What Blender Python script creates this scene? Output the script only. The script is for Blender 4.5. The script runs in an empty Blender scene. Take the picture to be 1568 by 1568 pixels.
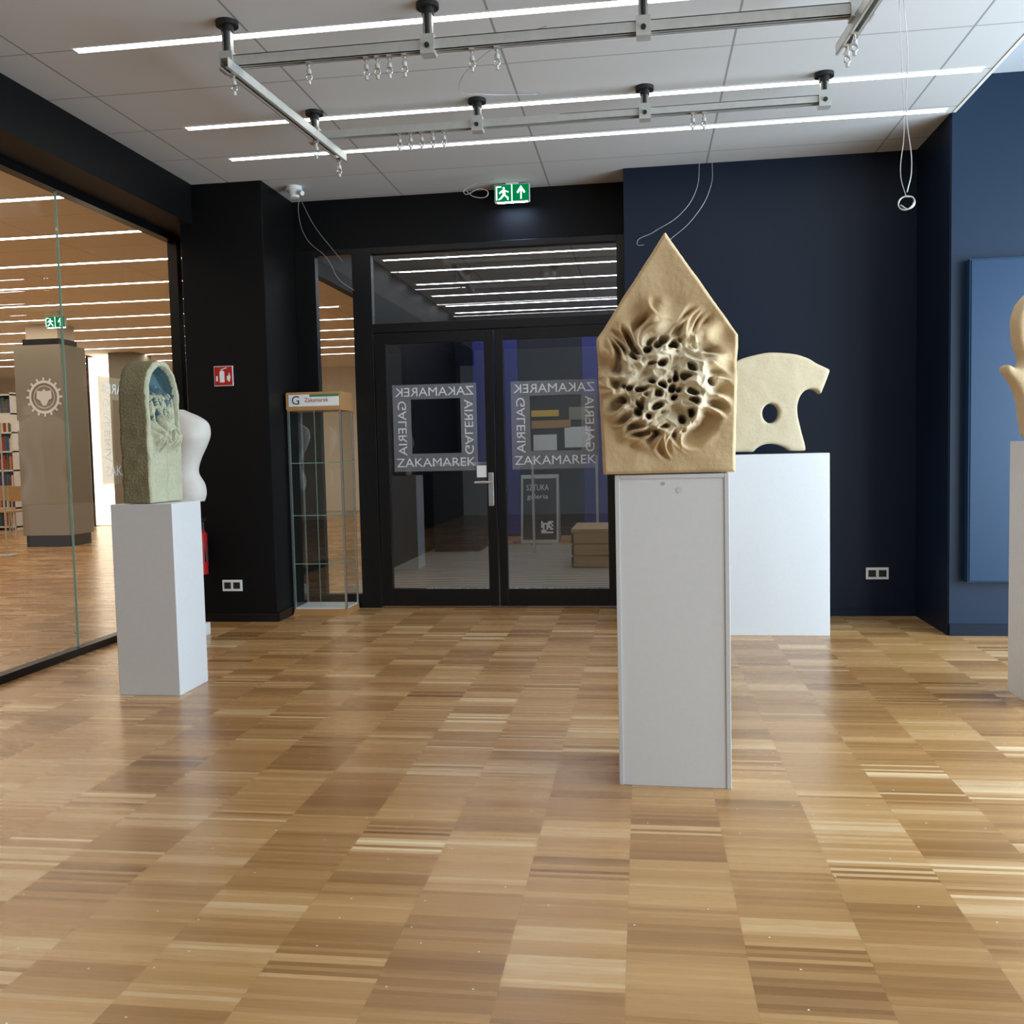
import bpy, bmesh, math, random
from mathutils import Vector, Matrix, noise
random.seed(7)
S=bpy.context.scene
try:
    S.view_settings.view_transform='Standard'
except Exception: pass

# ---------------------------------------------------------------- materials
def lin(c):
    return tuple(((v/255)/12.92 if v/255<=.04045 else ((v/255+.055)/1.055)**2.4) for v in c)+(1,)
def newmat(n):
    m=bpy.data.materials.new(n); m.use_nodes=True
    return m,m.node_tree.nodes,m.node_tree.links,m.node_tree.nodes['Principled BSDF']
def pbr(n,c,rough=.5,metal=0,bump=0,bscale=40,var=0,coat=0,spec=.5,centre=None):
    m,N,L,P=newmat(n)
    P.inputs['Roughness'].default_value=rough; P.inputs['Metallic'].default_value=metal
    P.inputs['Coat Weight'].default_value=coat; P.inputs['Specular IOR Level'].default_value=spec
    tc=N.new('ShaderNodeTexCoord'); no=N.new('ShaderNodeTexNoise'); no.inputs['Scale'].default_value=bscale; no.inputs['Detail'].default_value=5
    L.new(tc.outputs['Object'],no.inputs['Vector'])
    mx=N.new('ShaderNodeMix'); mx.data_type='RGBA'
    c=lin(c); v=var if var else .04
    mx.inputs['A'].default_value=tuple(x*(1-v) for x in c[:3])+(1,); mx.inputs['B'].default_value=tuple(min(1,x*(1+v)) for x in c[:3])+(1,)
    L.new(no.outputs['Fac'],mx.inputs['Factor']); out=mx.outputs['Result']
    if centre: # paler zone around a point of the stone
        (cx,cy,cz),R,col=centre
        vm=N.new('ShaderNodeVectorMath'); vm.operation='DISTANCE'; L.new(tc.outputs['Object'],vm.inputs[0]); vm.inputs[1].default_value=(cx,cy,cz)
        mr=N.new('ShaderNodeMapRange'); mr.interpolation_type='SMOOTHSTEP'; mr.inputs['From Min'].default_value=R*.55; mr.inputs['From Max'].default_value=R*1.15; mr.inputs['To Min'].default_value=1; mr.inputs['To Max'].default_value=0
        L.new(vm.outputs['Value'],mr.inputs['Value']); m3=N.new('ShaderNodeMix'); m3.data_type='RGBA'; L.new(mr.outputs[0],m3.inputs['Factor']); L.new(out,m3.inputs['A']); m3.inputs['B'].default_value=lin(col); out=m3.outputs['Result']
    L.new(out,P.inputs['Base Color'])
    if bump:
        b=N.new('ShaderNodeBump'); b.inputs['Strength'].default_value=bump; b.inputs['Distance'].default_value=.01
        L.new(no.outputs['Fac'],b.inputs['Height']); L.new(b.outputs['Normal'],P.inputs['Normal'])
    return m
def glassmat(n,tint,base=.04,top=.6):
    m=bpy.data.materials.new(n); m.use_nodes=True; N=m.node_tree.nodes; L=m.node_tree.links; N.clear()
    o=N.new('ShaderNodeOutputMaterial'); t=N.new('ShaderNodeBsdfTransparent'); g=N.new('ShaderNodeBsdfGlossy'); mx=N.new('ShaderNodeMixShader'); f=N.new('ShaderNodeLayerWeight')
    f.inputs['Blend'].default_value=.5
    p=N.new('ShaderNodeMath'); p.operation='POWER'; L.new(f.outputs['Facing'],p.inputs[0]); p.inputs[1].default_value=5
    q=N.new('ShaderNodeMath'); q.operation='MULTIPLY_ADD'; L.new(p.outputs[0],q.inputs[0]); q.inputs[1].default_value=top; q.inputs[2].default_value=base
    t.inputs['Color'].default_value=tint; g.inputs['Roughness'].default_value=0.0; g.inputs['Color'].default_value=(1,1,1,1)
    L.new(q.outputs[0],mx.inputs[0]); L.new(t.outputs[0],mx.inputs[1]); L.new(g.outputs[0],mx.inputs[2]); L.new(mx.outputs[0],o.inputs[0])
    return m
def frosted(n,col,a):
    m=bpy.data.materials.new(n); m.use_nodes=True; N=m.node_tree.nodes; L=m.node_tree.links; N.clear()
    o=N.new('ShaderNodeOutputMaterial'); t=N.new('ShaderNodeBsdfTransparent'); g=N.new('ShaderNodeBsdfDiffuse'); mx=N.new('ShaderNodeMixShader')
    g.inputs['Color'].default_value=lin(col); mx.inputs[0].default_value=a
    L.new(t.outputs[0],mx.inputs[1]); L.new(g.outputs[0],mx.inputs[2]); L.new(mx.outputs[0],o.inputs[0])
    return m
def emit(n,c,s):
    m=bpy.data.materials.new(n); m.use_nodes=True; N=m.node_tree.nodes; L=m.node_tree.links; N.clear()
    o=N.new('ShaderNodeOutputMaterial'); e=N.new('ShaderNodeEmission'); e.inputs[0].default_value=lin(c); e.inputs[1].default_value=s; L.new(e.outputs[0],o.inputs[0]); return m

def mathn(N,L,op,a,b=None,c=None):
    n=N.new('ShaderNodeMath'); n.operation=op
    for i,v in enumerate((a,b,c)):
        if v is None: continue
        if isinstance(v,(int,float)): n.inputs[i].default_value=v
        else: L.new(v,n.inputs[i])
    return n.outputs[0]

def floor_mat():
    m,N,L,P=newmat('oak_mosaic_parquet')
    tc=N.new('ShaderNodeTexCoord'); sp=N.new('ShaderNodeSeparateXYZ'); L.new(tc.outputs['Object'],sp.inputs[0])
    X,Y=sp.outputs[0],sp.outputs[1]
    CW=.306
    xs=mathn(N,L,'DIVIDE',mathn(N,L,'ADD',X,.06),CW)
    col=mathn(N,L,'FLOOR',xs)
    def wn(a,b,seed):
        cb=N.new('ShaderNodeCombineXYZ'); L.new(a,cb.inputs[0])
        if b is not None: L.new(b,cb.inputs[1])
        cb.inputs[2].default_value=seed
        w=N.new('ShaderNodeTexWhiteNoise'); w.noise_dimensions='3D'; L.new(cb.outputs[0],w.inputs['Vector']); return w.outputs['Value']
    off=mathn(N,L,'MULTIPLY',wn(col,None,.5),.4)
    y2=mathn(N,L,'ADD',Y,off)
    SW=.0187
    blk=mathn(N,L,'FLOOR',mathn(N,L,'DIVIDE',y2,SW*8))
    strip=mathn(N,L,'FLOOR',mathn(N,L,'DIVIDE',y2,SW))
    sub=mathn(N,L,'FLOOR',mathn(N,L,'DIVIDE',y2,SW*4))
    rb=wn(col,blk,3.3); rs=wn(col,strip,7.7); rc=wn(col,sub,1.9)
    mp=N.new('ShaderNodeMapping'); L.new(tc.outputs['Object'],mp.inputs[0]); mp.inputs['Scale'].default_value=(9,150,1)
    g=N.new('ShaderNodeTexNoise'); g.inputs['Scale'].default_value=1; g.inputs['Detail'].default_value=4; L.new(mp.outputs[0],g.inputs['Vector'])
    amp=mathn(N,L,'MULTIPLY',mathn(N,L,'GREATER_THAN',wn(col,blk,9.1),.84),.45)
    amp=mathn(N,L,'ADD',amp,.15)
    v=mathn(N,L,'MULTIPLY',rb,.38)
    v=mathn(N,L,'ADD',v,mathn(N,L,'MULTIPLY',mathn(N,L,'SUBTRACT',rs,.5),amp))
    v=mathn(N,L,'ADD',v,mathn(N,L,'MULTIPLY',rc,.16))
    v=mathn(N,L,'ADD',v,mathn(N,L,'MULTIPLY',g.outputs['Fac'],.22))
    v=mathn(N,L,'ADD',v,.11)
    cr=N.new('ShaderNodeValToRGB'); L.new(v,cr.inputs[0]); e=cr.color_ramp.elements
    e[0].position=.08; e[0].color=lin((124,86,49)); e[1].position=.95; e[1].color=lin((224,198,158))
    a=e.new(.36); a.color=lin((158,116,70)); a=e.new(.62); a.color=lin((184,142,92))
    fx=mathn(N,L,'FRACT',xs); jx=mathn(N,L,'LESS_THAN',fx,.006)
    fy=mathn(N,L,'FRACT',mathn(N,L,'DIVIDE',y2,SW)); jy=mathn(N,L,'LESS_THAN',fy,.06)
    j=mathn(N,L,'MULTIPLY',mathn(N,L,'MAXIMUM',jx,jy),.2)
    mx=N.new('ShaderNodeMix'); mx.data_type='RGBA'; L.new(j,mx.inputs['Factor']); L.new(cr.outputs[0],mx.inputs['A']); mx.inputs['B'].default_value=lin((100,70,42))
    vo=N.new('ShaderNodeTexVoronoi'); vo.inputs['Scale'].default_value=5; vo.voronoi_dimensions='2D'; L.new(tc.outputs['Object'],vo.inputs['Vector'])
    d=mathn(N,L,'LESS_THAN',vo.outputs['Distance'],.014)
    sc=N.new('ShaderNodeSeparateColor'); L.new(vo.outputs['Color'],sc.inputs[0])
    d=mathn(N,L,'MULTIPLY',d,mathn(N,L,'GREATER_THAN',sc.outputs[0],.5))
    m2=N.new('ShaderNodeMix'); m2.data_type='RGBA'; L.new(d,m2.inputs['Factor']); L.new(mx.outputs['Result'],m2.inputs['A']); m2.inputs['B'].default_value=(.8,.8,.78,1)
    L.new(m2.outputs['Result'],P.inputs['Base Color'])
    rr=mathn(N,L,'ADD',mathn(N,L,'MULTIPLY',rs,.08),.22)
    L.new(rr,P.inputs['Roughness'])
    P.inputs['Specular IOR Level'].default_value=.62
    b=N.new('ShaderNodeBump'); b.inputs['Strength'].default_value=.10; b.inputs['Distance'].default_value=.002
    L.new(mathn(N,L,'ADD',g.outputs['Fac'],rs),b.inputs['Height']); L.new(b.outputs[0],P.inputs['Normal'])
    return m
def ceil_mat(nm,base,joint):
    m,N,L,P=newmat(nm); P.inputs['Roughness'].default_value=.9
    tc=N.new('ShaderNodeTexCoord'); sp=N.new('ShaderNodeSeparateXYZ'); L.new(tc.outputs['Object'],sp.inputs[0])
    fx=mathn(N,L,'FRACT',mathn(N,L,'DIVIDE',mathn(N,L,'ADD',sp.outputs[0],20.325),1.225))
    fy=mathn(N,L,'FRACT',mathn(N,L,'DIVIDE',mathn(N,L,'ADD',sp.outputs[1],5.575),.605))
    j=mathn(N,L,'MAXIMUM',mathn(N,L,'LESS_THAN',fx,.010),mathn(N,L,'LESS_THAN',fy,.015))
    mx=N.new('ShaderNodeMix'); mx.data_type='RGBA'; L.new(j,mx.inputs['Factor']); mx.inputs['A'].default_value=lin(base); mx.inputs['B'].default_value=lin(joint)
    L.new(mx.outputs['Result'],P.inputs['Base Color']); return m
def stripes_mat():
    m,N,L,P=newmat('ribbed_entrance_mat'); P.inputs['Roughness'].default_value=.45
    tc=N.new('ShaderNodeTexCoord'); sp=N.new('ShaderNodeSeparateXYZ'); L.new(tc.outputs['Object'],sp.inputs[0])
    d=mathn(N,L,'ADD',sp.outputs[1],mathn(N,L,'MULTIPLY',sp.outputs[0],.12))
    f=mathn(N,L,'LESS_THAN',mathn(N,L,'FRACT',mathn(N,L,'DIVIDE',d,.12)),.45)
    mx=N.new('ShaderNodeMix'); mx.data_type='RGBA'; L.new(f,mx.inputs['Factor']); mx.inputs['A'].default_value=lin((72,68,64)); mx.inputs['B'].default_value=lin((178,168,152))
    L.new(mx.outputs['Result'],P.inputs['Base Color']); return m

M_floor=floor_mat(); M_ceil=ceil_mat('acoustic_tile',(189,189,190),(134,134,134)); M_ceilw=ceil_mat('library_tile',(246,240,230),(215,200,185)); M_mat=stripes_mat()
M_ceilr=pbr('painted_soffit',(176,182,190),.8)
M_black=pbr('black_paint',(7,7,9),.55,spec=.2); M_navy=pbr('navy_paint',(7,20,38),.5,spec=.25); M_navylit=pbr('navy_paint_lit',(12,34,56),.45,spec=.3); M_panel=pbr('blue_enamel',(15,47,76),.4,spec=.35)  # blue of the right-hand wall: navy paint with daylight put into the colour
M_frame=pbr('black_aluminium',(10,10,12),.35,spec=.35); M_white=pbr('white_lacquer',(215,216,218),.42); M_whitewall=pbr('white_plaster',(215,215,212),.8)
M_edge=pbr('plinth_edge_band',(204,205,208),.4)
M_steel=pbr('galvanised_steel',(190,190,186),.42,metal=.45,var=.15,bscale=25); M_dark=pbr('black_rubber',(25,25,25),.5); M_chrome=pbr('chrome',(205,205,205),.25,metal=.9)
M_glass=glassmat('clear_glass',(.985,.99,.985,1),.04,.6); M_doorglass=glassmat('door_glass',(.95,.965,.975,1),.05,.6); M_cabglass=glassmat('cabinet_glass',(.97,.99,.98,1),.07,.6)
M_glassedge=pbr('glass_edge_green',(130,165,150),.2,coat=.5)
M_frost=frosted('frosted_film',(160,162,168),.38); M_frostw=frosted('white_film',(225,225,230),.75); M_frosttaupe=frosted('taupe_film',(175,155,125),.75)
M_sand=pbr('sandstone',(196,170,130),.85,bump=.25,bscale=220,var=.12,centre=((.088,3.6,1.545),.22,(216,204,178))); M_sand2=pbr('sandstone_plain',(200,176,138),.85,bump=.2,bscale=120,var=.1)
M_cream=pbr('cream_limestone',(202,186,156),.75,bump=.2,bscale=60,var=.08,spec=.3)
M_olive=pbr('rough_olive_stone',(128,122,92),.95,bump=1.0,bscale=90,var=.45); M_pale=pbr('pale_green_stone',(180,180,154),.8,bump=.5,bscale=80,var=.18)
M_teal=pbr('grey_blue_glaze',(76,104,112),.5,bump=.3,bscale=60,var=.2); M_plaster=pbr('white_plaster_cast',(212,208,202),.6,bump=.15,bscale=20)
M_wood=pbr('birch_wood',(176,132,84),.45,var=.1,bscale=12); M_bench=pbr('bench_slat_wood',(170,140,100),.5,var=.15,bscale=15)
M_taupe=pbr('taupe_cladding',(140,135,122),.7); M_signg=emit('exit_green',(0,130,72),1.0); M_signw=emit('exit_white',(225,255,240),2.6)
M_strip=emit('led_strip_neutral',(255,253,248),13.2); M_stripw=emit('led_strip_warm',(255,242,220),18); M_striph=emit('led_strip_cool',(240,248,255),20)
M_red=pbr('signal_red',(170,20,20),.4); M_paper=pbr('white_print',(225,225,224),.6); M_ink=pbr('ink_black',(28,28,32),.6); M_yell=pbr('yellow_print',(225,180,60),.6)
M_libwall=pbr('library_wall',(224,216,200),.8); M_lightp=emit('lit_panel_warm',(255,238,210),3.2); M_royal=pbr('royal_blue_paint',(16,28,120),.5); M_green=pbr('green_print',(60,120,80),.6)
M_wire=pbr('steel_wire',(180,180,180),.35,metal=.5)
bookmats=[pbr('book_'+n,c,.6) for n,c in (('red',(150,50,40)),('blue',(50,70,120)),('cream',(215,205,180)),('green',(60,95,70)),('black',(40,40,42)),('orange',(205,120,50)))]

# ---------------------------------------------------------------- builder
class B:
    def __init__(s,name): s.n=name; s.bm=bmesh.new(); s.m=[]
    def mi(s,m):
        if m not in s.m: s.m.append(m)
        return s.m.index(m)
    def mesh(s,vs,fs,mat,M=None,smooth=False):
        i=s.mi(mat); bv=[s.bm.verts.new((M@Vector(v)) if M else v) for v in vs]
        for f in fs:
            try:
                F=s.bm.faces.new([bv[k] for k in f]); F.material_index=i; F.smooth=smooth
            except ValueError: pass
        return bv
    def box(s,x0,x1,y0,y1,z0,z1,mat,M=None):
        v=[(x,y,z) for x in(x0,x1) for y in(y0,y1) for z in(z0,z1)]
        return s.mesh(v,[(0,1,3,2),(4,6,7,5),(0,4,5,1),(2,3,7,6),(0,2,6,4),(1,5,7,3)],mat,M)
    def cyl(s,p0,p1,r0,mat,r1=None,seg=20,smooth=True):
        p0=Vector(p0);p1=Vector(p1); r1=r0 if r1 is None else r1
        d=(p1-p0).normalized(); a=d.orthogonal().normalized(); b=d.cross(a)
        vs=[p0+(a*math.cos(t)+b*math.sin(t))*r0 for t in [2*math.pi*k/seg for k in range(seg)]]+[p1+(a*math.cos(t)+b*math.sin(t))*r1 for t in [2*math.pi*k/seg for k in range(seg)]]
        s.mesh(vs,[(k,(k+1)%seg,seg+(k+1)%seg,seg+k) for k in range(seg)],mat,None,smooth)
        s.mesh(vs[:seg],[tuple(range(seg))],mat); s.mesh(vs[seg:],[tuple(range(seg))],mat)
    def torus(s,c,R,r,mat,ax='y',seg=20,ss=8):
        vs=[];fs=[]
        for i in range(seg):
            a=2*math.pi*i/seg
            for j in range(ss):
                b=2*math.pi*j/ss; q=R+r*math.cos(b); u,v,w=q*math.cos(a),q*math.sin(a),r*math.sin(b)
                p={'y':(u,w,v),'z':(u,v,w),'x':(w,u,v)}[ax]; vs.append(Vector(c)+Vector(p))
        for i in range(seg):
            for j in range(ss): fs.append((i*ss+j,((i+1)%seg)*ss+j,((i+1)%seg)*ss+(j+1)%ss,i*ss+(j+1)%ss))
        s.mesh(vs,fs,mat,None,True)
    def poly(s,pts,M,mat,th=0):
        n=len(pts); s.mesh([(p[0],p[1],0) for p in pts],[tuple(range(n))],mat,M)
    def done(s,bevel=0,seg=2,parent=None,recalc=True):
        if recalc: bmesh.ops.recalc_face_normals(s.bm,faces=s.bm.faces)
        me=bpy.data.meshes.new(s.n); s.bm.to_mesh(me); s.bm.free()
        for m in s.m: me.materials.append(m)
        o=bpy.data.objects.new(s.n,me); S.collection.objects.link(o)
        if bevel:
            b=o.modifiers.new('bevel','BEVEL'); b.width=bevel; b.segments=seg; b.limit_method='ANGLE'
        if parent: o.parent=parent
        return o
def text_geo(t,size=1,space=1.0):
    cu=bpy.data.curves.new('t','FONT'); cu.body=t; cu.size=size; cu.space_character=space; cu.align_x='CENTER'; cu.align_y='CENTER'; cu.resolution_u=3
    o=bpy.data.objects.new('t',cu); S.collection.objects.link(o); dg=bpy.context.evaluated_depsgraph_get(); dg.update()
    me=o.evaluated_get(dg).to_mesh(); vs=[v.co.copy() for v in me.vertices]; fs=[tuple(p.vertices) for p in me.polygons]
    o.evaluated_get(dg).to_mesh_clear(); bpy.data.objects.remove(o); bpy.data.curves.remove(cu)
    return vs,fs
def add_text(b,t,size,M,mat,width=None,space=1.0):
    vs,fs=text_geo(t,size,space)
    if not vs: return
    xs=[v.x for v in vs]; ys=[v.y for v in vs]; w=max(xs)-min(xs); cx=(max(xs)+min(xs))/2; cy=(max(ys)+min(ys))/2
    k=(width/w) if width else 1
    b.mesh([((v.x-cx)*k,(v.y-cy),0) for v in vs],fs,mat,M)

# ---------------------------------------------------------------- shell
CZ=3.45
b=B('floor'); b.box(-17,4.7,-4,22,-.1,0,M_floor); b.done()
b=B('ceiling'); b.box(-3.86,2.03,-4,22,CZ,CZ+.3,M_ceil); b.done()
b=B('ceiling'); b.box(-17,-3.86,-4,22,CZ,CZ+.3,M_ceilw); b.done()
b=B('ceiling'); b.box(2.03,4.6,-4,7.9,3.68,3.78,M_ceilr); b.done()
b=B('trim_1'); b.box(2.03,2.05,-4,6.64,CZ-.004,3.68,M_whitewall); b.done()
b=B('wall_left'); b.box(-3.86,-3.47,-4,7.11,3.14,CZ,M_black); b.box(-3.86,-3.58,7.11,7.9,3.14,CZ,M_black); b.box(-3.86,-3.78,-4,.6,0,3.14,M_black); b.done()
b=B('pillar'); b.box(-3.58,-2.9,7.12,7.9,0,CZ,M_black); b.done(.004)
b=B('baseboard_left'); b.box(-3.58,-2.89,7.105,7.12,0,.07,M_frame); b.box(-2.9,-2.885,7.12,7.75,0,.07,M_frame); b.done()
b=B('window_1')
b.box(-3.826,-3.814,.6,7.5,.05,3.1,M_glass)
b.box(-3.86,-3.78,.6,7.5,0,.05,M_frame); b.box(-3.86,-3.78,.6,7.5,3.09,3.14,M_frame); b.box(-3.86,-3.78,7.44,7.52,0,3.14,M_frame)
for y in (1.9,3.9,5.88): b.box(-3.828,-3.812,y-.002,y+.002,.05,3.09,M_glassedge)
b.done()
b=B('wall_back'); b.box(-.12,2.03,7.42,7.9,0,CZ,M_navy); b.done()
b=B('wall_back'); b.box(-2.9,-.12,7.78,7.9,3.04,CZ,M_black); b.done()
b=B('wall_back'); b.box(2.03,4.6,6.65,7.9,0,3.68,M_navylit); b.done()
b=B('wall_back'); b.box(2.022,2.03,6.66,7.42,0,CZ,M_navy); b.done()
b=B('baseboard_back'); b.box(-.12,2.02,7.405,7.42,0,.05,M_navy); b.box(2.03,4.5,6.635,6.65,0,.08,M_navy); b.done()
b=B('wall_right')
b.box(4.5,4.7,-4,.2,0,3.68,M_whitewall); b.box(4.5,4.7,6.3,6.65,0,3.68,M_whitewall); b.box(4.5,4.7,.2,6.3,3.3,3.68,M_whitewall); b.box(4.5,4.7,.2,6.3,0,.1,M_whitewall); b.done()
b=B('window_2')
for y in (.2,2.2,4.2,6.22): b.box(4.55,4.63,y,y+.08,.1,3.3,M_frame)
b.box(4.55,4.63,.2,6.3,.1,.16,M_frame); b.box(4.55,4.63,.2,6.3,3.24,3.3,M_frame); b.mesh([(4.59,.28,.16),(4.59,6.22,.16),(4.59,6.22,3.24),(4.59,.28,3.24)],[(0,1,2,3)],M_glass); b.done()
b=B('wall_front'); b.box(-17,4.7,-4.2,-4,0,3.68,M_whitewall); b.done()
b=B('wall_library'); b.box(-17,3,22,22.2,0,CZ,M_libwall); b.box(-17.2,-17,-4,22,0,CZ,M_libwall); b.done()
b=B('wall_lobby'); b.box(-2.9,3,14.6,14.75,0,CZ,M_navy); b.box(1.6,1.75,7.9,14.6,0,CZ,M_black); b.box(-2.98,-2.9,7.9,14.75,2.95,CZ,M_black); b.box(-2.98,-2.88,9.9,14.6,0,2.95,M_black); b.done()

# ---------------------------------------------------------------- door assembly
b=B('window_3') # frame, sidelight, transom
F=M_frame; y0,y1=7.78,7.86
b.box(-2.9,-2.72,y0,y1,0,3.04,F); b.box(-2.40,-2.235,y0,y1,0,3.04,F); b.box(-.19,-.12,y0,y1,0,3.04,F)
b.box(-2.72,-2.40,y0,y1,2.99,3.04,F); b.box(-2.72,-2.40,y0,y1,0,.12,F)
b.box(-2.235,-.19,y0,y1,2.985,3.04,F); b.box(-2.235,-.19,y0,y1,2.33,2.405,F)
b.box(-2.72,-2.40,7.815,7.825,.12,2.99,M_doorglass); b.box(-2.235,-.19,7.815,7.825,2.405,2.985,M_doorglass); b.done(.003)
def ring(b,cx,cz,hw,hh,iw,ih,icx,icz,M_of,film,letters):
    def q(x0,x1,z0,z1): b.mesh([(x0,z0,0),(x1,z0,0),(x1,z1,0),(x0,z1,0)],[(0,1,2,3)],film,M_of)
    q(cx-hw,cx+hw,icz+ih,cz+hh); q(cx-hw,cx+hw,cz-hh,icz-ih); q(cx-hw,icx-iw,icz-ih,icz+ih); q(icx+iw,cx+hw,icz-ih,icz+ih)
    ti=M_of@Matrix.Translation((0,0,.0015))
    t=(cz+hh+icz+ih)/2; bt=(cz-hh+icz-ih)/2; l=(cx-hw+icx-iw)/2; r=(icx+iw+cx+hw)/2
    mir=Matrix.Diagonal((-1,1,1,1))
    add_text(b,'ZAKAMAREK',.105,ti@Matrix.Translation((cx,t,0))@mir,letters,width=2*hw*.94)
    add_text(b,'ZAKAMAREK',.105,ti@Matrix.Translation((cx,bt,0)),letters,width=2*hw*.94)
    add_text(b,'GALERIA',.105,ti@Matrix.Translation((l,(cz),0))@Matrix.Rotation(math.pi/2,4,'Z')@mir,letters,width=2*ih*1.0)
    add_text(b,'GALERIA',.105,ti@Matrix.Translation((r,(cz),0))@Matrix.Rotation(-math.pi/2,4,'Z')@mir,letters,width=2*ih*1.0)
RX=Matrix.Rotation(math.pi/2,4,'X')   # local xy -> world xz , local z -> -y
def leaf(x0,x1,g0,g1,handle,ringx):
    b=B('door_1' if handle else 'door_2')
    z0,z1=.015,2.32
    b.box(x0,g0,7.785,7.845,z0,z1,F); b.box(g1,x1,7.785,7.845,z0,z1,F); b.box(g0,g1,7.785,7.845,z0,.16,F); b.box(g0,g1,7.785,7.845,2.235,z1,F)
    b.box(g0,g1,7.812,7.822,.16,2.235,M_doorglass)
    if handle:
        hx=x1-.045
        b.box(hx-.022,hx+.022,7.778,7.785,.86,1.14,M_chrome)
        b.cyl((hx,7.778,1.06),(hx,7.72,1.06),.011,M_chrome); b.cyl((hx+.005,7.725,1.06),(hx-.13,7.725,1.06),.010,M_chrome)
        b.cyl((hx,7.778,.93),(hx,7.765,.93),.018,M_chrome)
        b.box(hx-.12,hx-.02,7.79,7.80,1.10,1.2,M_paper)
    o=b.done(.002)
    c=B('lettering'); cx=ringx
    ring(c,cx,1.525,.36,.365,.212,.229,cx+.01,1.538,Matrix.Translation((0,7.809,0))@RX,M_frost,M_frostw)
    c.done(parent=o,recalc=False)
leaf(-2.225,-1.215,-2.13,-1.295,True,-1.73)
leaf(-1.205,-.195,-1.135,-.29,False,-.72)
c=B('lettering'); 
Mg=Matrix.Translation((-3.81,6.62,0))@Matrix.Rotation(math.pi/2,4,'Z')@RX
def q(x0,x1,z0,z1,m): c.mesh([(x0,z0,-.001),(x1,z0,-.001),(x1,z1,-.001),(x0,z1,-.001)],[(0,1,2,3)],m,Mg)
q(-.37,-.19,1.14,1.91,M_frosttaupe); q(-.19,.02,1.75,1.91,M_frosttaupe); q(-.19,.02,1.14,1.30,M_frosttaupe)
ring(c,0,1.525,.36,.365,.212,.229,.01,1.538,Mg,frosted('faint_film',(170,170,170),.1),frosted('bright_white_film',(240,240,238),.95))
c.done(parent=bpy.data.objects['window_1'],recalc=False)

# ---------------------------------------------------------------- ceiling light strips
def strip(x0,x1,y,m,w=.055):
    b=B('ceiling_light_strip'); z=CZ-.006; b.mesh([(x0,y-w/2,z),(x1,y-w/2,z),(x1,y+w/2,z),(x0,y+w/2,z)],[(0,3,2,1)],m)
    e=.006
    b.box(x0-e,x1+e,y-w/2-e,y-w/2,CZ-.008,CZ-.0005,M_paper); b.box(x0-e,x1+e,y+w/2,y+w/2+e,CZ-.008,CZ-.0005,M_paper); b.done(recalc=False)
for y in (-1.4,1.0,2.2,3.5,4.71,5.92,6.58): strip(-2.9,1.97,y,M_strip)
for y in (8.8,10.25,10.95,11.8,12.7,13.6,14.3): strip(-2.8,1.4,y,M_striph,.05)
for k in range(14): strip(-15.5,-4.3,3.6+1.2*k,M_stripw,.07)

# ---------------------------------------------------------------- plinths
def plinth(x0,x1,y0,y1,h,rot=0,name='plinth',trim=False,foot=0):
    cx,cy=(x0+x1)/2,(y0+y1)/2
    b=B(name); w,d=(x1-x0)/2,(y1-y0)/2
    if trim:
        t=.018
        b.box(-w+t,w-t,-d+.004,d-.004,.0,h-.0,M_white)
        for sx in(-1,1):
            b.box(min(sx*w,sx*(w-t)),max(sx*w,sx*(w-t)),-d,d,0,h,M_edge)
        b.box(-w+t,w-t,-d-.0,-d+.004,h-.016,h,M_edge)
        b.cyl((.03,-d+.005,h-.06),(.03,-d+.0025,h-.06),.012,M_edge); b.cyl((-.03,-d+.005,h-.035),(-.03,-d+.0025,h-.035),.007,M_steel)
    else: b.box(-w,w,-d,d,0,h,M_white)
    if foot: b.box(-w-foot,w+foot,-d-foot,d+foot,0,.09,M_white)
    o=b.done(.003); o.location=(cx,cy,0); o.rotation_euler=(0,0,rot); return o
plinth(-.101,.325,3.61,3.97,1.205,math.radians(-2.3),trim=True)
plinth(-2.912,-2.552,4.84,5.18,1.065)
plinth(-3.60,-3.25,6.22,6.58,1.0,foot=.03)
plinth(.56,1.25,6.62,7.02,1.25)
plinth(1.87,2.25,4.81,5.17,1.30)

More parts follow.
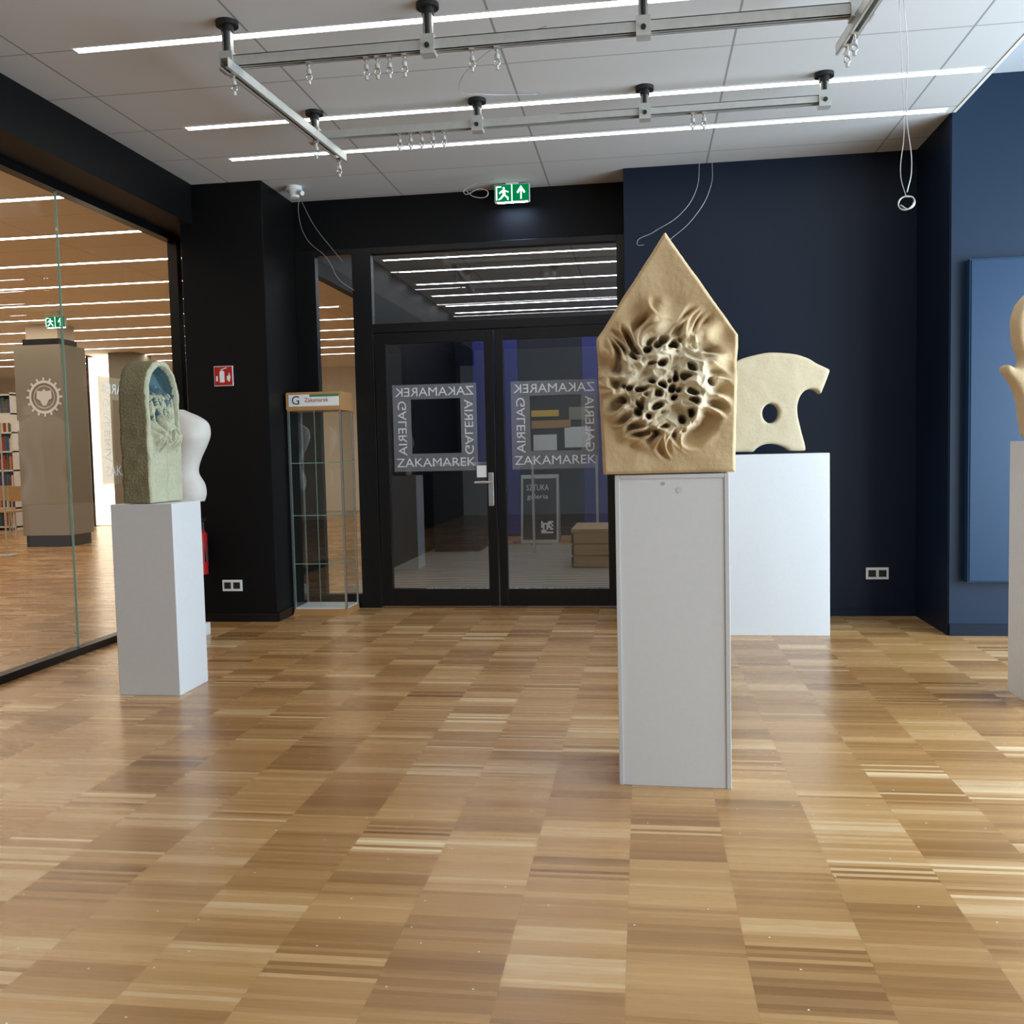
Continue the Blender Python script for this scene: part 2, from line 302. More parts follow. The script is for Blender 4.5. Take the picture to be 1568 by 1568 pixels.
# ---------------------------------------------------------------- sculptures
def sm(a,b_,x):
    t=max(0,min(1,(x-a)/(b_-a))); return t*t*(3-2*t)
def relief(name,rows,hf,mapf,thick,mats,nx=200,rough=.003,rings=10,matf=None,roughfreq=14):
    V=[];nz=len(rows)
    for (z,l,r) in rows:
        for i in range(nx+1):
            u=i/nx; s=l+(r-l)*u; V.append((s,hf(s,z),z))
    zmin=rows[0][0]
    def rough_v(p,z):
        v=noise.noise_vector(Vector(p)*roughfreq)*rough+noise.noise_vector(Vector(p)*roughfreq*4)*rough*.4
        if z-zmin<.02: v.z=0
        return v
    per=[i for i in range(nx+1)]+[j*(nx+1)+nx for j in range(1,nz)]+[(nz-1)*(nx+1)+i for i in range(nx-1,-1,-1)]+[j*(nx+1) for j in range(nz-2,0,-1)]
    W=[Vector(mapf(*v)) for v in V]; W=[w+rough_v(w,v[2]) for w,v in zip(W,V)]
    F=[];mi=[]
    for j in range(nz-1):
        for i in range(nx):
            F.append((j*(nx+1)+i,j*(nx+1)+i+1,(j+1)*(nx+1)+i+1,(j+1)*(nx+1)+i)); mi.append(matf(V[j*(nx+1)+i]) if matf else 0)
    np_=len(per); prev=per
    for k in range(1,rings+1):
        cur=[]
        for idx in per:
            s,n,z=V[idx]; nn=n+(-thick-n)*k/rings
            w=Vector(mapf(s,nn,z)); W.append(w+rough_v(w,z)); cur.append(len(W)-1)
        for a in range(np_): F.append((prev[a],prev[(a+1)%np_],cur[(a+1)%np_],cur[a])); mi.append(1)
        prev=cur
    F.append(tuple(prev)); mi.append(1)
    me=bpy.data.meshes.new(name); me.from_pydata([tuple(w) for w in W],[],F)
    for m in mats: me.materials.append(m)
    for p,i in zip(me.polygons,mi): p.material_index=i; p.use_smooth=True
    me.update(); bm=bmesh.new(); bm.from_mesh(me); bmesh.ops.recalc_face_normals(bm,faces=bm.faces); bm.to_mesh(me); bm.free()
    o=bpy.data.objects.new(name,me); S.collection.objects.link(o); return o

SC=(.088,1.535); ZB=1.209
def slab_lr(z):
    t=(z-ZB)/(1.72-ZB)
    if z<=1.72: return (-.150-.018*t, .342+.014*t)
    u=(z-1.72)/(2.10-1.72); return (-.168+(.090+.168)*u, .356+(.096-.356)*u)
def slab_h(s,z):
    l,r=slab_lr(z)
    if z<=1.72: d=min(s-l,r-s,z-ZB)
    else: d=min(s-l,r-s)*.82
    if z<=1.72: d=min(d,(2.10-z)*.6)
    e=max(0,1-d/.014); h=-.014*e*e
    x=s-SC[0]; y=z-SC[1]
    h+=.006*noise.noise(Vector((s*9,z*9,1)))
    w1=noise.noise_vector(Vector((s*9,z*9,2)))*.026+noise.noise_vector(Vector((s*24,z*24,5)))*.012
    rr=math.hypot(x,y*.95); th=math.atan2(y,x)
    edge=.228+.03*noise.noise(Vector((math.cos(th)*2.2,math.sin(th)*2.2,4)))
    if y>0: edge+=.06*max(0,math.sin(th))**2
    up=0
    for (a0,R0,wd) in ((2.35,.23,.18),(1.95,.26,.15),(1.5,.25,.16),(1.05,.24,.15),(.7,.24,.14),(2.8,.22,.13),(.25,.22,.13)):
        da=math.atan2(math.sin(th-a0),math.cos(th-a0)); up+=math.exp(-(da/wd)**2-((rr-R0)/.065)**2)
    h-=.036*min(1.2,up)
    if rr>edge+.05: return h
    fade=1-sm(edge-.06,edge+.04,rr)
    xx=x+w1.x; yy=y+w1.y
    # porous core: rounded pits of varying depth between thick bony struts
    dd,pp=noise.voronoi(Vector((xx*21,yy*25,.3)))
    cell=noise.noise(pp[0]*3.1+Vector((.7,.3,0)))
    R0=.46+.10*cell
    pit=1-sm(R0*.45,R0,dd[0])
    ed=dd[1]-dd[0]
    strand=noise.noise(Vector((xx*13,yy*13,9)))+.5*noise.noise(Vector((xx*30,yy*30,4)))
    inner=.048+.050*strand-(.115+.05*cell)*pit-.016*(1-math.exp(-(ed/.25)**2))
    tw=th+.5*noise.noise(Vector((x*7,y*7,3)))+.6*(rr-.2)
    d2,p2=noise.voronoi(Vector((math.cos(tw)*3.6,math.sin(tw)*3.6,rr*8.5))); e2=d2[1]-d2[0]
    outer=.010+.045*math.exp(-(e2/.30)**2)-.070*sm(.18,.70,e2)+.020*noise.noise(Vector((x*14,y*14,7)))
    k=sm(.135,.20,rr)
    return h+fade*((1-k)*inner+k*outer)
rows=[]
for j in range(380):
    z=ZB+(2.10-ZB)*(j/379); l,r=slab_lr(z)
    if j==379: l,r=.088,.098
    rows.append((z,l,r))
YS=3.60
relief('carved_slab_sculpture',rows,slab_h,lambda s,n,z:(s,YS-n+ (s-.1)*.03,z),.18,[M_sand,M_sand],nx=290,rough=.0022,rings=6)

aw=.165; ac=5.02; zs=1.66; ztop=1.86; zb=1.069
def arch_lr(z):
    if z<=zs: return (ac-aw,ac+aw)
    w=aw*math.sqrt(max(0,1-((z-zs)/(ztop-zs))**2)); return (ac-w-.002,ac+w+.002)
def arch_h(s,z):
    x=s-ac; h=0
    if z<=zs: d=aw-abs(x)
    else:
        d=(1-math.sqrt((x/aw)**2+((z-zs)/(ztop-zs))**2))*aw
    e=max(0,1-d/.012); h-=.012*e*e
    niche=sm(.020,.05,d)*sm(1.50,1.58,z+.10*abs(x)/aw)
    h-=.095*niche
    mid=sm(.03,.06,d)*sm(1.33,1.42,z)*(1-sm(1.64,1.74,z))
    q=Vector((x*24,z*11,.4))+noise.noise_vector(Vector((x*10,z*8,0)))*1.0
    dd,_=noise.voronoi(q); e2=dd[1]-dd[0]
    h+=mid*((.045+.05*niche)*math.exp(-(e2/.30)**2)-.04*sm(.15,.6,e2)*(1-niche))
    low=sm(.02,.05,d)*(1-sm(1.30,1.42,z)); h+=low*(.018*noise.noise(Vector((x*16,z*10,5))))
    return h
rows=[(zb+(zs-zb)*j/120,)+arch_lr(zb+(zs-zb)*j/120) for j in range(120)]
for j in range(61):
    z=zs+(ztop-zs)*math.sin(math.pi/2*j/60); rows.append((z,)+arch_lr(z))
def arch_m(v):
    s,n,z=v
    return 2 if n<-.03 and z>1.45 else 0
relief('arched_niche_sculpture',rows,arch_h,lambda s,n,z:(-2.665+n+(s-ac)*.06,s,z),.165,[M_pale,M_olive,M_teal],nx=110,rough=.005,rings=12,matf=arch_m,roughfreq=18)

def loft(name,secs,mat,seg=40,lumps=None):
    b=B(name); V=[];n=len(secs)
    def cr(p0,p1,p2,p3,t): return tuple(.5*((2*b1)+(-a+c)*t+(2*a-5*b1+4*c-d)*t*t+(-a+3*b1-3*c+d)*t**3) for a,b1,c,d in zip(p0,p1,p2,p3))
    D=[]
    for i in range(n-1):
        for k in range(6): D.append(cr(secs[max(i-1,0)],secs[i],secs[i+1],secs[min(i+2,n-1)],k/6))
    D.append(secs[-1])
    for (cx,cy,z,rx,ry) in D:
        for k in range(seg):
            a=2*math.pi*k/seg; x=math.cos(a); y=math.sin(a)
            v=Vector((cx+rx*abs(x)**.9*(1 if x>0 else -1),cy+ry*abs(y)**.9*(1 if y>0 else -1),z))
            if lumps: v=v+Vector((x,y,0))*lumps(a,z)
            V.append(v)
    m=len(D); Fc=[(j*seg+k,j*seg+(k+1)%seg,(j+1)*seg+(k+1)%seg,(j+1)*seg+k) for j in range(m-1) for k in range(seg)]
    Fc+= [tuple(range(seg)),tuple((m-1)*seg+k for k in range(seg))]
    b.mesh(V,Fc,mat,None,True); return b.done()
tx,ty=-3.29,6.4
def tl(a,z):
    r=0
    for sgn in(-1,1):
        da=math.atan2(math.sin(a-(-math.pi/2+sgn*.55)),math.cos(a-(-math.pi/2+sgn*.55)))
        r+=.022*math.exp(-(da/.4)**2-((z-1.46)/.06)**2)
    r-=.012*math.exp(-(math.atan2(math.sin(a+math.pi/2),math.cos(a+math.pi/2))/.2)**2)
    return r
loft('torso_sculpture',[(tx,ty,1.003,.16,.11),(tx,ty,1.06,.175,.12),(tx,ty,1.13,.165,.115),(tx-.005,ty,1.21,.13,.095),(tx,ty,1.30,.145,.10),(tx+.01,ty,1.40,.185,.12),(tx+.015,ty,1.48,.21,.125),(tx+.01,ty,1.56,.205,.11),(tx-.0,ty,1.61,.15,.09),(tx-.01,ty,1.645,.08,.065),(tx-.01,ty,1.66,.05,.045)],M_plaster,lumps=tl)

def flat_sculpture(name,outer,holes,depth,bev,mat,loc,vox=.010,smooth=4,sharp=(),strength=.014):
    cu=bpy.data.curves.new(name,'CURVE'); cu.dimensions='2D'; cu.fill_mode='BOTH'; cu.extrude=depth; cu.bevel_depth=bev; cu.bevel_resolution=3; cu.offset=-bev
    for k_,pts in enumerate([outer]+holes):
        sp=cu.splines.new('BEZIER'); sp.bezier_points.add(len(pts)-1); sp.use_cyclic_u=True; sp.resolution_u=5
        for i,(bp,p) in enumerate(zip(sp.bezier_points,pts)):
            bp.co=(p[0],p[1],0); bp.handle_left_type=bp.handle_right_type='VECTOR' if (k_==0 and i in sharp) else 'AUTO'
    o=bpy.data.objects.new('tmp',cu); S.collection.objects.link(o); dg=bpy.context.evaluated_depsgraph_get(); dg.update()
    me=bpy.data.meshes.new_from_object(o.evaluated_get(dg)); bpy.data.objects.remove(o)
    me.transform(Matrix.Translation(loc)@RX); me.materials.clear(); me.materials.append(mat)
    bm=bmesh.new(); bm.from_mesh(me); bmesh.ops.remove_doubles(bm,verts=bm.verts,dist=.0005); bmesh.ops.recalc_face_normals(bm,faces=bm.faces); bm.to_mesh(me); bm.free()
    ob=bpy.data.objects.new(name,me); S.collection.objects.link(ob)
    r=ob.modifiers.new('r','REMESH'); r.mode='VOXEL'; r.voxel_size=vox; r.use_smooth_shade=True
    s=ob.modifiers.new('s','SMOOTH'); s.iterations=smooth; s.factor=.5
    t=bpy.data.textures.new(name+'_tex','CLOUDS'); t.noise_scale=.15
    d=ob.modifiers.new('d','DISPLACE'); d.texture=t; d.strength=strength; d.texture_coords='LOCAL'
    return ob
k=.00428
out=[(1150,720),(1172,721),(1196,721),(1201,713),(1212,707),(1230,706),(1246,711),(1255,721),(1279,720),(1277,704),(1270,678),(1266,656),(1267,640),(1272,628),(1281,620),(1292,619),(1303,627),(1309,611),(1317,589),(1299,580),(1280,569),(1258,563),(1235,561),(1205,563),(1180,570),(1155,582),(1134,604),(1128,628),(1136,655),(1147,690)]
P=[(.674+(x-1175)*k,1.3+(711.5-.0229*(x-1175)-y)*.00435) for x,y in out]
P=[(x,max(z,1.268)) for x,z in P]
hc=(.674+(1224-1175)*k,1.3+(710.4-657)*.00435)
hole=[(hc[0]+.058*math.cos(a),hc[1]+.068*math.sin(a)) for a in [2*math.pi*i/10 for i in range(10)]]
flat_sculpture('pierced_bone_sculpture',P,[hole],.05,.014,M_cream,(0,6.82,0),smooth=2,sharp=(0,2,7,8,16,18),strength=.010)
half=[(.13,1.322),(.140,1.40),(.155,1.50),(.175,1.56),(.20,1.60),(.235,1.66),(.22,1.68),(.175,1.66),(.15,1.70),(.165,1.75),(.178,1.83),(.175,1.93),(.14,2.0),(.06,2.05)]
cx=2.0
P=[(cx-x,z) for x,z in half]+[(cx+x,z) for x,z in reversed(half)]
flat_sculpture('standing_figure_sculpture',P,[],.04,.024,M_sand2,(0,5.0,0),sharp=(0,27),smooth=3)

# ---------------------------------------------------------------- glass display cabinet
b=B('glass_display_cabinet'); x0,x1,y0,y1=-2.875,-2.42,7.42,7.74
b.box(x0,x1,y0,y1,.0,.05,M_wood); b.box(x0+.01,x1-.01,y0+.01,y1-.01,.05,.06,M_paper)
for x in(x0,x1-.014):
    for y in(y0,y1-.014): b.box(x,x+.014,y,y+.014,.05,1.68,M_chrome)
b.box(x0+.016,x1-.016,y0+.004,y0+.008,.06,1.68,M_cabglass); b.box(x0+.004,x0+.008,y0+.016,y1-.016,.06,1.68,M_cabglass); b.box(x1-.008,x1-.004,y0+.016,y1-.016,.06,1.68,M_cabglass)
for z in(.42,.82,1.25): b.box(x0+.014,x1-.014,y0+.014,y1-.014,z,z+.006,M_cabglass); b.box(x0+.014,x1-.014,y0+.010,y0+.014,z,z+.007,M_glassedge); b.box(x1-.014,x1-.010,y0+.014,y1-.014,z,z+.007,M_glassedge)
for x in (x0+.017,x1-.019,(x0+x1)/2): b.box(x,x+.003,y0+.002,y0+.0045,.06,1.68,M_glassedge)
b.box(x0,x1,y0,y1,1.68,1.83,M_wood); b.box(x0-.003,x1+.003,y0-.006,y0,1.69,1.825,M_wood)
b.box(x0+.02,x1-.01,y0-.008,y0-.005,1.715,1.81,M_paper); b.box(x0+.2,x1-.01,y0-.010,y0-.007,1.79,1.81,M_green)
add_text(b,'Zakamarek',.05,Matrix.Translation(((x0+x1)/2+.03,y0-.0095,1.765))@RX,M_red,width=.2)
add_text(b,'G',.1,Matrix.Translation((x0+.08,y0-.0095,1.765))@RX,M_ink)
b.box(x0-.004,x1+.004,y0-.01,y1,.0,.018,M_wood); b.done()

# ---------------------------------------------------------------- rail system
def hanger(b,x,y,zr):
    b.cyl((x,y,CZ),(x,y,CZ-.022),.055,M_dark); b.cyl((x,y,CZ-.02),(x,y,CZ-.05),.03,M_dark); b.box(x-.022,x+.022,y-.018,y+.018,zr+.02,CZ-.05,M_steel)
    b.cyl((x,y-.022,CZ-.05),(x,y-.022,zr+.04),.012,M_dark,seg=10)
    b.box(x-.034,x+.034,y-.035,y+.035,zr-.045,zr+.045,M_steel); b.cyl((x,y-.036,zr-.01),(x,y-.046,zr-.01),.012,M_dark)
def railseg(b,p0,p1,w=.042,h=.042):
    p0=Vector(p0);p1=Vector(p1); d=p1-p0; Lg=d.length; M=Matrix.Translation(p0)@d.to_track_quat('Y','Z').to_matrix().to_4x4()
    t=.004
    b.box(-w/2,w/2,0,Lg,h/2-t,h/2,M_steel,M); b.box(-w/2,-w/2+t,0,Lg,-h/2,h/2,M_steel,M); b.box(w/2-t,w/2,0,Lg,-h/2,h/2,M_steel,M)
    b.box(-w/2,-w/2+.014,0,Lg,-h/2,-h/2+t,M_steel,M); b.box(w/2-.014,w/2,0,Lg,-h/2,-h/2+t,M_steel,M)
def hook(b,x,y,z):
    b.cyl((x-.012,y,z),(x+.012,y,z),.014,M_chrome,seg=12); b.cyl((x,y,z),(x,y,z-.04),.006,M_chrome,seg=10); b.cyl((x,y,z-.035),(x,y,z-.055),.012,M_steel,seg=12); b.torus((x,y,z-.072),.014,.004,M_chrome,'y',14,6); b.cyl((x,y,z-.085),(x,y,z-.105),.009,M_steel,seg=10)
b=B('suspended_rail_system')
zf,zr=3.253,3.30
railseg(b,(-2.04,4.56,zf),(1.02,4.56,zf),.045,.055); railseg(b,(-2.03,5.81,zr),(1.10,5.81,zr),.045,.045)
railseg(b,(-1.965,4.42,zf-.055),(-1.885,6.0,zf-.035),.05,.05); railseg(b,(.97,4.85,zf-.055),(1.07,3.3,zf-.05),.05,.05)
for x in(-2.0,-.99,.03,): hanger(b,x,4.56,zf)
b.cyl((1.0,4.56,CZ),(1.0,4.56,zf),.02,M_dark); b.box(.95,1.05,4.52,4.6,zf-.04,zf+.05,M_steel); hanger(b,1.12,3.9,zf)
for x in(-2.0,-.97,.04,1.07): hanger(b,x,5.81,zr)
for x in(-1.59,-1.30,-1.245,-1.185,-1.11,-.78,-.66): hook(b,x,4.56,zf-.03)
for x in(-1.46,-1.39,-1.32,-1.25,-1.18,.32,.385): hook(b,x,5.81,zr-.02)
for y,x in((4.52,-1.958),(5.55,-1.905),(5.93,-1.888)): hook(b,x,y,zf-.07)
for y,x in((4.62,.985),(4.75,.98)): hook(b,x,y,zf-.07)
b.done()

# ---------------------------------------------------------------- wires
def wire(pts,r=.0022,name='hanging_wire',parent=None):
    cu=bpy.data.curves.new(name,'CURVE'); cu.dimensions='3D'; cu.bevel_depth=r; cu.bevel_resolution=2
    sp=cu.splines.new('BEZIER'); sp.bezier_points.add(len(pts)-1); sp.resolution_u=8
    for bp,p in zip(sp.bezier_points,pts): bp.co=p; bp.handle_left_type=bp.handle_right_type='AUTO'
    cu.materials.append(M_wire); o=bpy.data.objects.new(name,cu); S.collection.objects.link(o)
    if parent: o.parent=parent
    return o
w=wire([(1.27,4.9,CZ),(1.29,4.9,3.2),(1.285,4.9,2.9),(1.31,4.9,2.62),(1.29,4.9,2.52)],.0025)
wire([(1.25,4.9,CZ),(1.265,4.9,3.1),(1.275,4.9,2.8),(1.26,4.9,2.6),(1.285,4.9,2.5)],.002,'strand',w)
wire([(1.285,4.9,2.5),(1.32,4.9,2.49),(1.31,4.9,2.45),(1.265,4.9,2.44),(1.25,4.9,2.47),(1.28,4.9,2.5),(1.325,4.9,2.48),(1.30,4.9,2.44),(1.26,4.9,2.46)],.0035,'coil',w)
w=wire([(.45,7.3,CZ),(.42,7.3,3.22),(.3,7.3,3.05),(.1,7.3,2.93),(-.02,7.3,2.85),(.03,7.3,2.84)],.002)
wire([(.54,7.3,CZ),(.53,7.3,3.25),(.40,7.3,3.02),(.20,7.3,2.85)],.002,'strand',w)
w=wire([(-2.77,7.6,CZ),(-2.78,7.6,3.3),(-2.72,7.6,3.1),(-2.55,7.6,2.93),(-2.45,7.6,2.75),(-2.33,7.6,2.66)],.002)
wire([(-2.75,7.6,3.40),(-2.65,7.6,3.2),(-2.5,7.6,3.0),(-2.42,7.6,2.9)],.002,'strand',w)
w=wire([(-1.10,7.3,3.40),(-1.2,7.3,3.38),(-1.3,7.3,3.35),(-1.34,7.3,3.31),(-1.2,7.3,3.33),(-1.15,7.3,3.29),(-1.25,7.3,3.27),(-1.33,7.3,3.33)],.0035)
wire([(-.45,4.9,CZ),(-.8,5.1,3.42),(-1.0,5.4,3.36),(-.9,5.6,3.40),(-.6,5.8,CZ)],.0018,'strand',w)

# ---------------------------------------------------------------- exit sign
def exit_sign(cx,y,z,w=.27,h=.13):
    b=B('exit_sign'); b.box(cx-w/2,cx+w/2,y,y+.05,z,z+h,M_paper); b.box(cx-.05,cx+.05,y+.01,y+.04,z+h,CZ,M_paper)
    b.mesh([(cx-w/2+.02,y+.045,z-.001),(cx+w/2-.02,y+.045,z-.001),(cx+w/2-.02,y+.01,z-.001),(cx-w/2+.02,y+.01,z-.001)],[(0,1,2,3)],emit('exit_downlight',(190,215,255),110))
    M=Matrix.Translation((cx,y-.001,z+h/2))@RX
    b.mesh([(-w/2+.003,-h/2+.003,0),(w/2-.003,-h/2+.003,0),(w/2-.003,h/2-.003,0),(-w/2+.003,h/2-.003,0)],[(0,1,2,3)],M_signg,M)
    M2=Matrix.Translation((cx,y-.003,z+h/2))@RX
    def pl(pts,m=M_signw): b.poly([(x*h,yy*h) for x,yy in pts],M2,m)
    pl([(-.03,-.48),(.03,-.48),(.03,.48),(-.03,.48)])
    pl([(.50,-.38),(.58,-.38),(.58,.15),(.50,.15)]); pl([(.28,.02),(.36,-.06),(.58,.26),(.54,.40)]); pl([(.80,.02),(.72,-.06),(.50,.26),(.54,.40)])
    pl([(-.95,-.4),(-.88,-.4),(-.88,.4),(-.95,.4)]); pl([(-.95,.34),(-.62,.34),(-.62,.4),(-.95,.4)])
    pl([(-.48+.07*math.cos(t),.28+.07*math.sin(t)) for t in [2*math.pi*i/12 for i in range(12)]])
    pl([(-.62,.17),(-.42,.2),(-.38,-.08),(-.52,-.12)]); pl([(-.52,-.08),(-.4,-.1),(-.22,-.22),(-.3,-.30)]); pl([(-.3,-.2),(-.22,-.22),(-.2,-.4),(-.28,-.4)])
    pl([(-.52,-.05),(-.44,-.12),(-.62,-.32),(-.7,-.26)]); pl([(-.70,-.26),(-.62,-.32),(-.8,-.40),(-.82,-.34)]); pl([(-.42,.18),(-.4,.1),(-.2,.02),(-.2,.09)]); pl([(-.62,.17),(-.56,.12),(-.72,-.04),(-.77,.02)])
    b.done(recalc=False)
exit_sign(-1.005,7.6,3.30,.28,.135)
exit_sign(-8.22,12.5,3.22,.30,.15)
b=B('motion_sensor'); b.cyl((-2.72,7.35,CZ),(-2.72,7.35,CZ-.03),.065,M_paper); b.cyl((-2.72,7.35,CZ-.03),(-2.72,7.35,CZ-.085),.05,M_paper,r1=.035); b.cyl((-2.68,7.33,CZ-.05),(-2.63,7.29,CZ-.07),.018,M_paper); b.done()
b=B('smoke_detector'); b.cyl((-1.15,4.2,CZ),(-1.15,4.2,CZ-.03),.055,M_paper); b.cyl((-1.15,4.2,CZ-.03),(-1.15,4.2,CZ-.055),.035,M_paper,r1=.025); b.done()

# ---------------------------------------------------------------- fire sign, outlets, extinguisher
b=B('fire_extinguisher_sign'); cx,cz=-3.265,1.955; b.box(cx-.078,cx+.078,7.108,7.118,cz-.078,cz+.078,M_paper); b.box(cx-.073,cx+.073,7.105,7.109,cz-.073,cz+.073,M_red)
Ms=Matrix.Translation((cx,7.1035,cz))@RX
b.poly([(-.03,-.05),(.01,-.05),(.01,.03),(0,.042),(-.02,.042),(-.03,.03)],Ms,M_paper); b.poly([(-.02,.045),(.03,.06),(.03,.067),(-.02,.052)],Ms,M_paper); b.poly([(.03,-.03),(.05,-.05),(.06,-.01),(.05,.03),(.042,0),(.03,0)],Ms,M_paper); b.poly([(-.06,-.04),(-.045,-.04),(-.045,.0),(-.06,.0)],Ms,M_paper)
b.done()
def outlet(cx,y,cz):
    b=B('wall_outlet'); b.box(cx-.082,cx+.082,y-.011,y,cz-.045,cz+.045,M_paper)
    for s_ in(-.038,.038): b.box(cx+s_-.028,cx+s_+.028,y-.013,y-.010,cz-.026,cz+.026,M_ink); b.cyl((cx+s_,y-.012,cz),(cx+s_,y-.0145,cz),.017,M_dark)
    b.done(.002)
outlet(-3.265,7.118,.292); outlet(1.745,7.418,.325)
b=B('fire_extinguisher'); x,y=-3.49,7.0
b.cyl((x,y,.40),(x,y,.72),.075,M_red,seg=28); b.cyl((x,y,.72),(x,y,.78),.075,M_red,r1=.03,seg=28); b.cyl((x,y,.78),(x,y,.82),.022,M_dark); b.box(x-.015,x+.075,y-.015,y+.015,.82,.84,M_dark); b.cyl((x+.05,y,.81),(x+.08,y-.02,.5),.01,M_dark); b.box(x-.03,x+.03,y+.07,y+.118,.45,.72,M_dark); b.done()

b=B('electrical_cabinet'); b.box(2.12,3.3,6.575,6.648,.37,2.49,M_panel); b.box(2.13,3.29,6.568,6.575,.38,2.48,M_panel); b.done(.004)

# ---------------------------------------------------------------- lobby things
b=B('entrance_mat'); b.box(-2.85,1.55,8.0,13.0,.001,.012,M_mat); b.done()
b=B('slatted_bench'); x0,x1,y0,y1=-.80,.9,10.4,11.35
for i in range(12): yy=y0+i*(y1-y0-.06)/11; b.box(x0,x1,yy,yy+.06,.40,.44,M_bench)
b.box(x0+.02,x1-.02,y0+.02,y1-.02,.02,.39,M_bench)
for z in (.02,.15,.28): b.box(x0,x1,y0,y0+.03,z,z+.115,M_bench); b.box(x0,x0+.03,y0,y1,z,z+.115,M_bench)
b.done(.003)
b=B('a_frame_signboard')
Ma=Matrix.Translation((-1.47,13.3,.006))@Matrix.Rotation(math.radians(-10),4,'X')
b.box(-.27,.27,-.0,.03,0,.98,M_steel,Ma); b.box(-.24,.24,-.006,0,.05,.93,M_ink,Ma)
Mt=Ma@Matrix.Translation((0,-.009,0))@RX
add_text(b,'SZTUKA',.12,Mt@Matrix.Translation((-.03,.8,0)),M_paper,width=.32); add_text(b,'galeria',.10,Mt@Matrix.Translation((-.03,.66,0)),M_paper,width=.3)
for i in range(7):
    for j in range(7):
        if random.random()<.55 or (i in(0,6) and j in(0,6)): b.mesh([(.02+i*.025,.14+j*.025,0),(.045+i*.025,.14+j*.025,0),(.045+i*.025,.165+j*.025,0),(.02+i*.025,.165+j*.025,0)],[(0,1,2,3)],M_paper,Mt)
Mb=Matrix.Translation((-1.47,13.68,.006))@Matrix.Rotation(math.radians(10),4,'X'); b.box(-.27,.27,0,.03,0,.98,M_steel,Mb); b.done()
b=B('blue_notice_panel'); b.box(-2.6,-1.9,14.55,14.595,.02,3.2,M_royal); b.box(-.9,.9,14.55,14.595,.02,3.3,M_royal); b.done()
b=B('poster_reflection'); b.box(-1.45,-.55,12.0,12.03,1.25,2.0,M_ink)  # added board, stands in for posters reflected in the door glass
for (px_,pz,pw,ph,m) in((-1.4,1.75,.35,.08,M_yell),(-1.4,1.6,.5,.1,M_wood),(-.98,1.35,.33,.26,M_paper),(-1.38,1.32,.3,.2,M_paper),(-.92,1.7,.25,.16,M_taupe)): b.box(px_,px_+pw,11.99,12.0,pz,pz+ph,m)
for x in(-1.42,-.6): b.box(x,x+.03,12.03,12.06,.013,2.0,M_steel)
b.done()
b=B('lobby_counter'); b.box(-2.75,-2.15,12.2,12.9,.013,1.15,M_ink); b.box(-2.78,-2.12,12.17,12.93,1.15,1.18,M_steel); b.done()

# ---------------------------------------------------------------- library things
DX=.1
b=B('library_column'); b.box(-9.7+DX,-8.92+DX,13.5,14.15,.18,3.12,M_taupe); b.box(-9.67+DX,-8.95+DX,13.53,14.12,0,.18,M_frame); b.box(-9.6+DX,-8.99+DX,13.58,14.05,3.12,3.22,M_frame); b.box(-9.55+DX,-9.02+DX,13.6,14.05,3.22,CZ,M_libwall)
Me=Matrix.Translation((-9.22+DX,13.492,2.32))@RX
def ringp(R0,R1,n=40):
    for i in range(n):
        a,c2=2*math.pi*i/n,2*math.pi*(i+1)/n
        b.poly([(R0*math.cos(a),R0*math.sin(a)),(R1*math.cos(a),R1*math.sin(a)),(R1*math.cos(c2),R1*math.sin(c2)),(R0*math.cos(c2),R0*math.sin(c2))],Me,M_paper)
ringp(.215,.255); ringp(.165,.175)
for i in range(16):
    a=2*math.pi*i/16; d=.06
    b.poly([(.255*math.cos(a-d),.255*math.sin(a-d)),(.30*math.cos(a-d),.30*math.sin(a-d)),(.30*math.cos(a+d),.30*math.sin(a+d)),(.255*math.cos(a+d),.255*math.sin(a+d))],Me,M_paper)
b.poly([(0,.13),(.03,.09),(.12,.10),(.13,-.02),(.07,-.05),(.03,-.13),(-.03,-.13),(-.07,-.05),(-.13,-.02),(-.12,.10),(-.03,.09)],Me,M_paper)
b.done()
b=B('directional_sign'); Ms=Matrix.Translation((-8.75,12.2,1.9))@RX
b.poly([(-.45,.1),(-.05,.1),(.1,0),(.1,-.14),(-.05,-.02),(-.45,-.02)],Ms,M_paper); b.cyl((-8.95,12.21,0),(-8.95,12.21,2.0),.012,M_steel); b.cyl((-8.95,12.21,0),(-8.95,12.21,.02),.14,M_steel); b.done()
b=B('library_column'); b.box(-10.42,-9.9,17.5,18.2,0,CZ,M_taupe); b.done()
b=B('lit_wall_panel'); b.box(-11.03,-10.56,17.8,17.95,.02,3.4,M_lightp); b.box(-11.07,-11.03,17.78,17.97,0,3.44,M_frame); b.box(-10.56,-10.52,17.78,17.97,0,3.44,M_frame); b.done()
b=B('bookshelf'); x0,x1,y0,y1=-15,-12.2,17,17.4
b.box(x0,x1,y1-.03,y1,0,2.7,M_taupe)
for i in range(8): b.box(x0,x1,y0,y1,.05+i*.37,.08+i*.37,M_white)
for x in(x0,x0+.93,x0+1.86,x1-.03): b.box(x,x+.03,y0,y1,0,2.7,M_white)
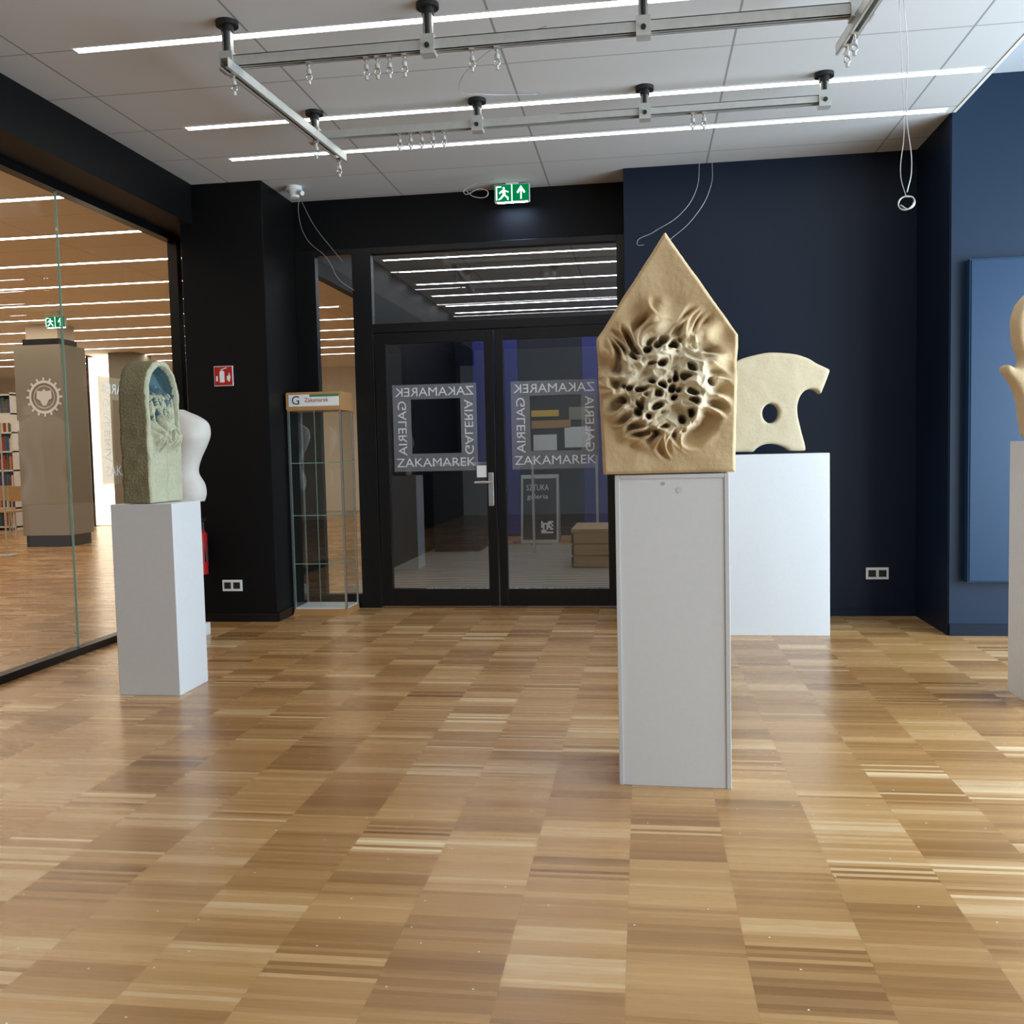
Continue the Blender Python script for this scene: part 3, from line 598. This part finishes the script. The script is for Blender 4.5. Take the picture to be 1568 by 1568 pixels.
for i in range(7):
    x=x0+.05
    while x<x1-.08:
        w_=random.uniform(.02,.05); h_=random.uniform(.2,.31); b.box(x,x+w_,y0+.05,y0+.3,.082+i*.37,.082+i*.37+h_,random.choice(bookmats)); x+=w_+.002
b.done()
def stool(x,y):
    b=B('library_chair'); b.box(x-.22,x+.22,y-.22,y+.22,.44,.47,M_bench)
    for sx in(-.2,.2):
        for sy in(-.2,.2): b.cyl((x+sx,y+sy,0),(x+sx*.9,y+sy*.9,.44),.014,M_steel)
    b.box(x-.22,x+.22,y+.2,y+.22,.62,.9,M_bench)
    for sx in(-.2,.2): b.cyl((x+sx,y+.21,.46),(x+sx,y+.21,.88),.012,M_steel)
    b.done(.004)
stool(-11.3,15.6); stool(-12.0,16.1)

# ---------------------------------------------------------------- lights
def area(name,loc,rot,sx,sy,p,c):
    l=bpy.data.lights.new(name,'AREA'); l.shape='RECTANGLE'; l.size=sx; l.size_y=sy; l.energy=p; l.color=c
    o=bpy.data.objects.new(name,l); o.location=loc; o.rotation_euler=rot; S.collection.objects.link(o); return o
area('window_daylight',(4.54,4.4,1.6),(0,math.radians(90),0),2.7,3.4,440,(.68,.86,1.0))
area('window_daylight',(4.54,1.3,1.6),(0,math.radians(90),0),2.7,1.9,180,(.76,.90,1.0))
w=bpy.data.worlds.new('sky'); S.world=w; w.use_nodes=True; N=w.node_tree.nodes; L=w.node_tree.links
bg=N['Background']; st=N.new('ShaderNodeTexSky'); st.sky_type='HOSEK_WILKIE'; L.new(st.outputs[0],bg.inputs[0]); bg.inputs[1].default_value=.6

# ---------------------------------------------------------------- camera
Yw=Vector((208,99,-1500)).normalized(); Zw=Vector((1,.0229,0)).cross(Yw).normalized(); Xw=Yw.cross(Zw)
R=Matrix((Xw,Yw,Zw))
cd=bpy.data.cameras.new('camera'); cd.sensor_width=36; cd.lens=1500/1628*36; cd.clip_start=.05; cd.clip_end=100
co=bpy.data.objects.new('camera',cd); co.matrix_world=Matrix.Translation((0,0,1.3))@R.to_4x4(); S.collection.objects.link(co); S.camera=co
